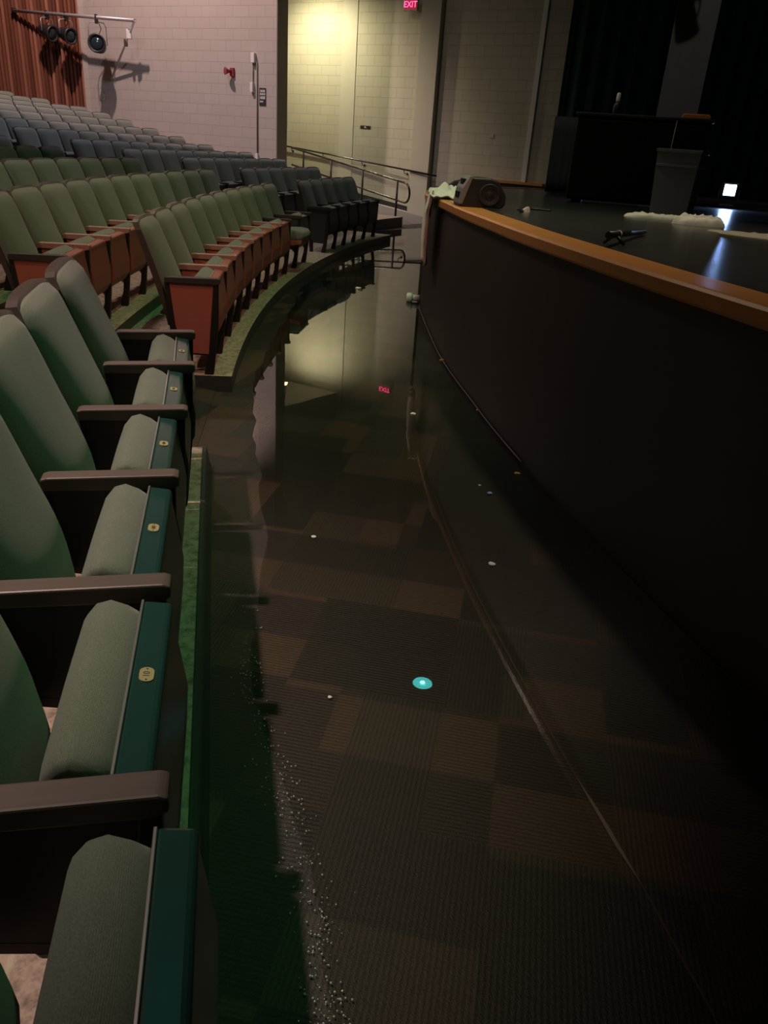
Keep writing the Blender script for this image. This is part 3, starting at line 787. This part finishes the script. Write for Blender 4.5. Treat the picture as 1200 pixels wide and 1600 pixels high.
# red horn
s = mount('fire_alarm_horn', 'red fire alarm horn on the pink block wall', 'alarm', on_pink(-3.895), PN, 2.58)
mb = MB(); mb.box(-.05, .05, -.05, 0, 0, .16, bev=.008); mb.build('back_box', M['red'], s)
mb = MB(); mb.lathe([(.03, 0), (.035, .05), (.07, .12), (.075, .13), (.05, .125)], 18, Matrix.Translation((-.02, -.05, .09)) @ Matrix.Rotation(PI / 2, 4, 'X') @ Matrix.Rotation(-.5, 4, 'Y')); mb.build('horn', M['red'], s)
# conduits and boxes
s = mount('conduit', 'thin vertical conduit running down the pink block wall from a white box', 'conduit', on_pink(-3.322), PN, 1.0)
mb = MB(); mb.tube([(0, -.02, .02), (0, -.02, 1.86)], .014, 8); mb.build('pipe', M['wallend'], s)
mb = MB(); mb.tube([(-.10, -.02, 1.42), (-.10, -.02, 1.86)], .010, 8); mb.build('pipe', M['wallend'], s)
mb = MB(); mb.box(-.115, -.03, -.08, 0, 1.84, 2.02, bev=.006); mb.build('box', M['white'], s)
mb = MB(); mb.box(-.03, .03, -.06, 0, -.02, .13, bev=.006); mb.build('outlet_box', M['white'], s)
mb = MB(); mb.box(-.15, -.08, -.07, 0, 1.30, 1.48, bev=.006); mb.build('pull_box', M['white'], s)
# notice
s = mount('notice_sign', 'small black notice with white lettering beside the conduit', 'sign', on_pink(-3.20), PN, 2.06)
mb = MB(); mb.box(-.085, .085, -.012, 0, 0, .33, bev=.003); mb.build('panel', M['signblack'], s)
mb = MB()
for r_, (za, zb) in enumerate(((.25, .295), (.195, .235), (.12, .175), (.06, .09))):
    for kx in range(5 if r_ < 3 else 3):
        x = -.060 + kx * .027; mb.box(x, x + .014 + .006 * ((kx + r_) % 2), -.014, -.011, za, zb)
mb.build('lettering', M['white'], s)
# round plate on wall in lamp shade
s = mount('round_cover', 'round cover plate low on the pink wall beside the slatted wall', 'cover', on_pink(-7.318), PN, 2.07)
mb = MB(); mb.lathe([(.10, 0), (.10, .02), (.075, .03), (.0, .03)], 24, Matrix.Rotation(PI / 2, 4, 'X')); mb.build('disc', M['block_pink'], s)
# corridor lamp
s = thing('ceiling_lamp', 'white lamp hanging from the corridor ceiling, seen mirrored in the water', 'lamp', (-2.86, 19.0, 4.6))
mb = MB(); mb.box(-.10, .10, -.10, .10, -.30, 0, bev=.01); mb.build('stem', M['white'], s)
mb = MB(); mb.box(-.15, .15, -.15, .15, -.37, -.29, bev=.01); mb.build('housing', M['white'], s)
mb = MB(); mb.box(-.13, .13, -.13, .13, -.385, -.368, bev=.006); mb.build('diffuser', M['lamp_glow'], s)
spot('corridor_lamp_light', (-2.80, 19.05, 4.18), (-2.1, 20.2, 2.2), (1.0, .90, .60), 350, 160, .8, .08)

# pipe with stage lamps across the corner
PA, PE, PW = Vector((-9.42, 20.62, 3.72)), Vector((-6.08, 19.0, 3.52)), Vector((-7.03, 20.0, 2.435))
s = thing('lighting_pipe', 'grey lighting pipe spanning the corner between slatted wall and pink wall', 'pipe', tuple(PA))
mb = MB(); mb.tube([Vector((0, 0, 0)), PE - PA], .035, 12); mb.build('bar', M['pipe'], s)
mb = MB(); mb.tube([PE - PA, PW - PA], .022, 10); mb.build('brace', M['pipe'], s)
q = (PE - PA).lerp(PW - PA, .22); mb = MB(); mb.box(q.x - .05, q.x + .05, q.y - .05, q.y + .05, q.z - .09, q.z + .09, bev=.01); mb.build('junction_box', M['white'], s)
q = (PE - PA).lerp(PW - PA, .36); mb = MB(); mb.box(q.x - .03, q.x + .03, q.y - .05, q.y + .05, q.z - .07, q.z + .07, bev=.01); mb.build('clamp', M['shell'], s)
mb = MB(); mb.box(-.05, .05, .0, .07, -.06, .06, bev=.01); mb.build('wall_bracket', M['frame'], s)
def fresnel(u, drop, yaw, pitch, sc, label):
    p = PA.lerp(PE, u)
    t = thing('stage_lamp', label, 'lamp', (p.x, p.y, p.z), yaw, 'stage lamps on the corner pipe')
    mb = MB(); mb.tube([(0, 0, .05), (0, -.02, -.02)], .03 * sc, 8); mb.box(-.03, .03, -.06, .02, -.12, -.02, bev=.006); mb.build('clamp', M['frame'], t)
    mb = MB(); w_ = .17 * sc; mb.tube([(-w_, 0, -drop), (-w_, 0, -drop * .35), (-w_ * .8, 0, -.10), (0, 0, -.08), (w_ * .8, 0, -.10), (w_, 0, -drop * .35), (w_, 0, -drop)], .010, 8); mb.build('yoke', M['pipe'], t)
    R_ = Matrix.Translation((0, 0, -drop)) @ Matrix.Rotation(pitch, 4, 'X')
    mb = MB(); mb.lathe([(.06 * sc, -.22 * sc), (.11 * sc, -.20 * sc), (.135 * sc, -.08 * sc), (.15 * sc, .10 * sc), (.17 * sc, .12 * sc), (.17 * sc, .17 * sc), (.14 * sc, .17 * sc), (.13 * sc, .13 * sc), (.0, .12 * sc)], 24, R_ @ Matrix.Rotation(PI / 2, 4, 'X')); body = mb.build('lamp_body', M['blackgloss'], t)
    mb = MB(); mb.lathe([(.125 * sc, .13 * sc), (.10 * sc, .15 * sc), (.05 * sc, .165 * sc), (.0, .168 * sc)], 20, R_ @ Matrix.Rotation(PI / 2, 4, 'X')); mb.build('lens', M['lens'], t)
    mb = MB(); mb.tube([(.02, .0, -.03), (.08, .03, -drop * .4), (-.02, .05, -drop * .75), (0, .08, -drop * .9)], .008, 6); mb.build('cable', M['black'], t)
fresnel(.285, .36, 1.15, .25, 1.0, 'leftmost black stage lamp on the corner lighting pipe, partly in front of slats')
fresnel(.445, .38, 1.0, .20, 1.0, 'middle black stage lamp on the corner lighting pipe, in front of the slats')
fresnel(.70, .52, .15, -.12, 1.12, 'large stage lamp with round dark lens hanging in front of the pink wall')

# ceiling downlights (mirrored in the water; the near one added out of view)
for (x, y, z), lab in zip(DOWN, ('teal ceiling downlight whose round mirror image lies in the water', 'teal ceiling downlight above the middle of the pit aisle', 'added unseen teal downlight above the near end of the pit aisle')):
    t = thing('downlight', lab, 'lamp', (x, y, 8.3), 0, 'teal ceiling downlights')
    mb = MB(); mb.lathe([(.24, 0), (.24, -.04), (.205, -.045), (.20, -.02), (.0, -.015)], 32); mb.build('housing', M['blackgloss'], t)
    mb = MB(); mb.lathe([(.198, -.03), (.0, -.028)], 32); mb.build('reflector', M['teal_glow'], t)
    mb = MB(); mb.lathe([(.05, -.055), (.035, -.065), (.0, -.066)], 20); mb.build('bulb', M['teal_core'], t)

# ------------------------------------------------------------------ on and around the stage
def crumple(name, fn, nu, nv, m, parent=None, thick=.006):
    mb = MB(); mb.grid(fn, nu, nv); o = mb.build(name, m, parent, True)
    so = o.modifiers.new('thickness', 'SOLIDIFY'); so.thickness = thick; so.offset = 1
    return o
import mathutils
def nz(x, y, z=0): return mathutils.noise.noise(Vector((x, y, z)))
# cloth hanging over the far corner of the stage lip
t = thing('draped_cloth', 'pale cloth draped over the curved stage lip and hanging down its front', 'cloth', (.25, 6.75, 1.09))
def top_fn(u, v):
    x = -.07 + .30 * u; y = -.30 + .62 * v
    return (x, y, .012 + .10 * abs(nz(x * 11 + 3, y * 8)) + .045 * math.sin(PI * u) * math.sin(PI * v) + (.10 * max(0, u - .8) / .2 * max(0, .5 - v)))
crumple('bunched_top', top_fn, 22, 26, M['cloth_white'], t)
def hang(y0, y1, z1, amp, x0):
    def fn(u, v):
        y = y0 + (y1 - y0) * u; z = .055 - (.055 + z1) * v
        return (x0 - .012 * math.sin(v * 2.4) - amp * (math.sin(u * 17) * .5 + .5) * min(1, v * 3) - .01 * nz(u * 4, v * 5), y + .06 * (1 - v) * (u - .5), z)
    return fn
crumple('hanging_fold', hang(-.06, .34, .50, .030, -.052), 26, 18, M['towel'], t)
tag(crumple('pink_fold', hang(-.16, .02, .53, .022, -.040), 16, 16, M['cloth_pink'], t), 'dull pink fold')
# pvc stub
t = thing('pvc_pipe_stub', 'white plastic pipe fitting sticking out at the foot of the stage', 'pipe fitting', (.205, 8.08, .045), PI)
mb = MB(); mb.tube([(0, 0, 0), (.10, 0, 0)], .032, 16); mb.build('pipe', M['pvc'], t)
mb = MB(); mb.tube([(.075, 0, 0), (.085, 0, 0), (.12, 0, 0), (.135, 0, 0)], [.045, .050, .050, .038], 16); mb.build('collar', M['pvc'], t)

# floor monitor speaker
sx, sy = .485, 5.72; sz = stage_z(sy) - .012
t = thing('monitor_speaker', 'black wedge monitor speaker with grey handle end lying behind the stage lip', 'speaker', (sx, sy, sz + .012), .12); t.scale = (.60, .60, .56)
prof = [(-.24, .0), (.26, .0), (.30, .05), (.29, .16), (.19, .31), (.10, .335), (-.13, .335), (-.20, .20)]
mb = MB(); mb.prism(prof, 'y', -.20, .20, .022, None, 3); mb.build('cabinet', M['blackgloss'], t)
mb = MB(); mb.prism([(-.24, .03), (-.205, .03), (-.105, .34), (-.14, .352), (-.215, .21)], 'y', -.21, .21, .008); cap = mb.build('handle_end', M['greyplastic'], t)
mb = MB()
for zc, xc in ((.13, -.2265), (.275, -.180)): mb.box(xc - .016, xc + .016, -.10, .10, zc - .035, zc + .035, bev=.004)
mb.build('handle_slot', M['black'], cap)
Rw = Matrix.Translation((.10, -.205, .15)) @ Matrix.Rotation(PI / 2, 4, 'X')
mb = MB(); mb.lathe([(.125, -.01), (.125, .008), (.108, .012), (.098, .006), (.05, -.006), (.035, .004), (.0, .006)], 28, Rw); mb.build('woofer', M['grille'], t)
mb = MB()
for rr in (.045, .085, .118): mb.tube([(.10 + rr * math.cos(a * PI / 12), -.216, .15 + rr * math.sin(a * PI / 12)) for a in range(24)], .0022, 5, True)
mb.build('wire_guard', M['blackgloss'], t)
t = thing('amplifier_case', 'low black equipment case lying behind the draped cloth on the stage corner', 'case', (.46, 7.25, stage_z(7.25) - .012), -.2); t.scale = (.8, .8, .7)
mb = MB(); mb.prism([(-.17, 0), (.20, 0), (.20, .19), (-.04, .22), (-.17, .12)], 'y', -.2, .2, .015); mb.build('case', M['blackgloss'], t)
mb = MB(); mb.tube([(-.165, -.12, .11), (-.20, -.12, .15), (-.20, .12, .15), (-.165, .12, .11)], .011, 8); mb.build('handle', M['greyplastic'], t)

# grey bin
bx, by = 2.28, 7.10; bz = stage_z(by) - .012
t = thing('waste_bin', 'grey square plastic waste bin standing on the dark stage', 'bin', (bx, by, bz), -.50)
mb = MB(); ow, iw = .175, .150; H_ = .50
V = [(-iw, -iw, 0), (iw, -iw, 0), (iw, iw, 0), (-iw, iw, 0), (-ow, -ow, H_), (ow, -ow, H_), (ow, ow, H_), (-ow, ow, H_)]
i_ = .012; V += [(-ow + i_, -ow + i_, H_), (ow - i_, -ow + i_, H_), (ow - i_, ow - i_, H_), (-ow + i_, ow - i_, H_), (-iw + i_, -iw + i_, .02), (iw - i_, -iw + i_, .02), (iw - i_, iw - i_, .02), (-iw + i_, iw - i_, .02)]
mb.poly(V, [(0, 3, 2, 1), (0, 1, 5, 4), (1, 2, 6, 5), (2, 3, 7, 6), (3, 0, 4, 7), (4, 5, 9, 8), (5, 6, 10, 9), (6, 7, 11, 10), (7, 4, 8, 11), (8, 9, 13, 12), (9, 10, 14, 13), (10, 11, 15, 14), (11, 8, 12, 15), (12, 13, 14, 15)])
mb.build('body', M['bin'], t)
mb = MB(); R0 = ow + .012
for a, b, c_, e in ((-R0, R0, -R0, -ow + .004), (-R0, R0, ow - .004, R0), (-R0, -ow + .004, -R0, R0), (ow - .004, R0, -R0, R0)): mb.box(a, b, c_, e, H_ - .018, H_ + .008, bev=.004)
for a, b, c_, e in ((-ow + .01, ow - .01, -ow - .002, -ow + .01), (ow - .01, ow + .002, -ow + .01, ow - .01)): mb.box(a, b, c_, e, H_ - .125, H_ - .105, bev=.003)
mb.build('rim', M['bin'], t)
mb = MB(); mb.box(ow - .004, ow + .006, -.05, .05, H_ - .09, H_ - .04, bev=.004); mb.build('handle', M['black'], t)
t2 = MB(); t2.tube([(bx - .13, by - .05, bz + .30), (bx - .10, by + .02, bz + .72)], .006, 6)
tag(t2.build('thin_stick', M['greyplastic']), 'thin pale stick leaning out of the grey waste bin', 'stick')

# towels, rug, black bar on the stage
def lump(name, label, cat, c, L, W, H, rz, m, seed, nfold=3):
    z = stage_z(c[1]) - .012
    t = MB()
    def fn(u, v):
        a = 2 * PI * u; r = math.sin(PI * min(1, v * .5 + .5)) if False else 1
        rad = 1 - v ** 1.5
        x = math.cos(a) * L * rad * (1 + .16 * nz(math.cos(a) * 2 + seed, math.sin(a) * 2)); y = math.sin(a) * W * rad * (1 + .22 * nz(math.cos(a) * 2, math.sin(a) * 2 + seed))
        zz_ = H * (1 - (1 - v) ** 5) * (.75 + .75 * abs(nz(x * 16 + seed, y * 30)) + .5 * abs(nz(x * 40, y * 55 + seed))) if v > 0 else 0
        return (x, y, zz_)
    t.grid(fn, 48, 14, True, True)
    o = t.build(name, m, None, True); o.location = (c[0], c[1], z); o.rotation_euler = (0, 0, rz); return tag(o, label, cat)
lump('folded_towel', 'flat pale towel strip lying on the stage in front of the bin', 'towel', (1.86, 6.08), .24, .07, .028, -.15, M['towel'], 2.0)
lump('crumpled_towel', 'crumpled pale towel lying beside the flat one on the stage', 'towel', (2.02, 5.66), .17, .09, .05, -.25, M['towel'], 5.0)
lump('tan_rug', 'tan rug lying flat on the stage at the right edge', 'rug', (2.32, 4.92), .46, .17, .012, -.55, M['rug'], 8.0)
t = thing('microphone_stand', 'black stand rod with a white ring lying on the stage behind the lip', 'stand', (1.10, 4.02, stage_z(4.0) - .012), math.atan2(4.62 - 3.62, 1.36 - .89))
mb = MB(); mb.tube([(-.46, 0, .055), (.5, 0, .02)], .016, 10); mb.build('rod', M['blackgloss'], t)
mb = MB(); mb.tube([(-.25, 0, .048), (-.225, 0, .047)], .0175, 10); mb.build('ring', M['white'], t)
mb = MB(); mb.tube([(-.30, 0, .05), (-.31, -.05, .008)], .008, 8); mb.tube([(-.30, 0, .05), (-.28, .05, .008)], .008, 8); mb.build('leg', M['blackgloss'], t)
# cable and scrap beside the speaker
mb = MB(); mb.tube(catmull([(.78, 5.62, 1.096), (.84, 5.75, 1.096), (.80, 5.9, 1.096), (.92, 6.0, 1.096), (1.05, 5.95, 1.096)], 6), .008, 6)
tag(mb.build('stage_cable', M['blackgloss']), 'short black cable curled on the stage right of the monitor speaker', 'cable')
tag(lump('paper_scrap', 'small pale scrap on the stage right of the monitor speaker', 'scrap', (.83, 5.68), .03, .012, .03, .3, M['litter_w'], 3.3), None)

# black chest with things on top
cz = stage_z(8.8) - .012
t = thing('black_cabinet', 'wide black cabinet standing behind the grey bin on the stage', 'cabinet', (2.42, 9.05, cz), -.25)
mb = MB(); mb.box(-.66, .66, -.28, .28, .03, .83, bev=.012); mb.build('body', M['black'], t)
mb = MB(); mb.box(-.68, .68, -.30, .30, .83, .862, bev=.006); mb.build('top', M['blackgloss'], t)
for x in (-.33, .33):
    mb = MB(); mb.box(x - .31, x + .31, -.292, -.278, .06, .80, bev=.006); mb.build('door', M['black'], t)
for x in (-.55, .55):
    mb = MB(); mb.box(x - .05, x + .05, -.22, .22, 0, .035); mb.build('foot', M['frame'], t)
t = thing('spray_bottle', 'small white-capped bottle standing on the black cabinet', 'bottle', (2.10, 8.98, cz + .862))
mb = MB(); mb.lathe([(.03, 0), (.034, .01), (.034, .09), (.015, .12)], 16); mb.build('bottle', M['blackgloss'], t)
mb = MB(); mb.lathe([(.018, .115), (.02, .13), (.02, .19), (.012, .20)], 16); mb.build('cap', M['white'], t)
t = MB(); t.prism([(-.13, 0), (.13, .0), (.14, .02), (.12, .042), (-.12, .042), (-.14, .02)], 'y', -.05, .05, .006)
o = t.build('orange_box', M['orange']); o.location = (2.86, 8.75, cz + .863); o.rotation_euler = (0, 0, -.25); tag(o, 'flat orange box on the right end of the black cabinet', 'box')
# scuffed flat and hanging lamps behind
t = thing('scenery_flat', 'tall scuffed dark scenery flat standing behind the black cabinet', 'scenery', (3.25, 10.7, stage_z(10.7) - .012), -.25)
mb = MB(); mb.box(-.24, .24, 0, .05, 0, 2.75, bev=.004); mb.build('panel', M['flat'], t)
mb = MB(); mb.box(-.20, -.14, .05, .09, 0, 2.7); mb.box(.14, .20, .05, .09, 0, 2.7); mb.box(-.2, .2, .05, .09, 1.2, 1.28); mb.build('frame', M['arm'], t)
t = thing('stage_spotlight', 'dark stage spotlight hanging above the black cabinet at the frame top', 'lamp', (2.95, 10.4, 3.45))
mb = MB(); mb.tube([(0, 0, 0), (0, 0, 4.86)], .012, 8); mb.build('hanger', M['black'], t)
mb = MB(); mb.lathe([(.06, -.2), (.10, -.17), (.12, .1), (.13, .12), (.0, .11)], 18, Matrix.Rotation(1.9, 4, 'X')); mb.build('lamp_body', M['blackgloss'], t)
mb = MB(); mb.tube([(-.14, 0, -.02), (-.14, 0, .12), (0, 0, .16), (.14, 0, .12), (.14, 0, -.02)], .01, 8); mb.build('yoke', M['steel'], t)
# blue-white LED lamp
lx, ly = 4.43, 11.5; lz = stage_z(ly) - .012
t = thing('led_lamp', 'glaring blue-white LED lamp standing low on the dark stage', 'lamp', (lx, ly, lz), -math.atan2(lx, ly))
mb = MB(); mb.box(-.11, .11, .0, .12, .14, .33, bev=.02); mb.build('lamp_body', M['blackgloss'], t)
mb = MB(); mb.box(-.075, .075, -.006, .004, .165, .305, bev=.004); mb.build('lens', M['blue_glow'], t)
mb = MB(); mb.tube([(-.13, .06, .24), (-.13, .06, .06), (.13, .06, .06), (.13, .06, .24)], .01, 8); mb.box(-.10, .10, .0, .12, 0, .05, bev=.008); mb.build('stand', M['frame'], t)
spot('led_light', (lx - .05, ly - .15, lz + .24), (1.2, 3.5, 1.0), (.30, .50, 1.0), 26, 120, .7, .06)
# curtains
def curtain(name, label, x0, y0, x1, y1, z0, z1, m, amp, waves):
    L_ = math.hypot(x1 - x0, y1 - y0); dx, dy = (x1 - x0) / L_, (y1 - y0) / L_
    mb = MB()
    def fn(u, v):
        s_ = u * L_; a = amp * (.6 + .4 * (1 - v)) * math.sin(u * waves * 2 * PI + .6 * math.sin(u * 9))
        return (x0 + dx * s_ - dy * a, y0 + dy * s_ + dx * a, z0 + (z1 - z0) * v)
    mb.grid(fn, int(waves * 10) + 1, 6)
    o = mb.build(name, m, None, True); so = o.modifiers.new('thickness', 'SOLIDIFY'); so.thickness = .01
    return tag(o, label, 'curtain')
curtain('stage_curtain', 'dark green folded curtain hanging at the left side of the stage', 2.95, 17.2, 7.5, 16.0, .96, 8.2, M['curtain_green'], .09, 14)
curtain('stage_curtain', 'black curtain across the rear of the stage', 7.9, 15.6, 14, 12.0, .96, 8.2, M['black'], .10, 16)
curtain('masking_drape', 'low charcoal drape left of the black cabinet on the stage', 1.98, 12.0, 3.6, 11.6, 1.01, 1.98, M['curtain_grey'], .03, 8)

# ------------------------------------------------------------------ litter on the wet carpet
def scrap(x, y, r, m, label, h=.5):
    r *= .85
    b = MB(); q = bmesh.new(); bmesh.ops.create_icosphere(q, subdivisions=2, radius=r)
    for v in q.verts:
        k_ = 1 + .45 * nz(v.co.x / r * 1.3 + x * 40, v.co.y / r * 1.3 + y * 40, v.co.z / r); v.co = Vector((v.co.x * k_ * 1.3, v.co.y * k_, v.co.z * k_ * h))
    b.merge(q); o = b.build('litter_scrap', m); o.location = (x, y, .006 + r * h * .5)
    return tag(o, label, 'litter', 'scraps of litter on the wet carpet')
scrap(.487, 3.254, .012, M['litter_b'], 'tiny blue scrap floating near the stage, right of the carpet seam')
scrap(.65, 3.525, .014, M['litter_o'], 'orange-yellow scrap at the foot of the stage beside the cable')
scrap(.43, 2.574, .013, M['litter_w'], 'crumpled pale scrap on the carpet right of the seam')
scrap(.352, 5.70, .016, M['litter_o'], 'small orange scrap far along the foot of the stage')
scrap(-.116, 1.724, .0055, M['litter_w'], 'tiny round white speck left of the mirrored teal light')
scrap(-.274, 2.693, .009, M['litter_w'], 'small white scrap on the dark carpet tile in the middle of the aisle')
scrap(-.462, 8.624, .03, M['litter_w'], 'white scrap in the reflection of the lit wall')
scrap(-1.17, 8.95, .035, M['litter_w'], 'bright white scrap at the water edge by the far seats')
scrap(.13, 4.35, .016, M['litter_w'], 'white paper tail at the far end of the carpet seam')
scrap(.446, 3.344, .006, M['litter_w'], 'tiny white speck beside the blue scrap')
scrap(.53, 4.52, .010, M['litter_o'], 'tan crumb against the stage foot')
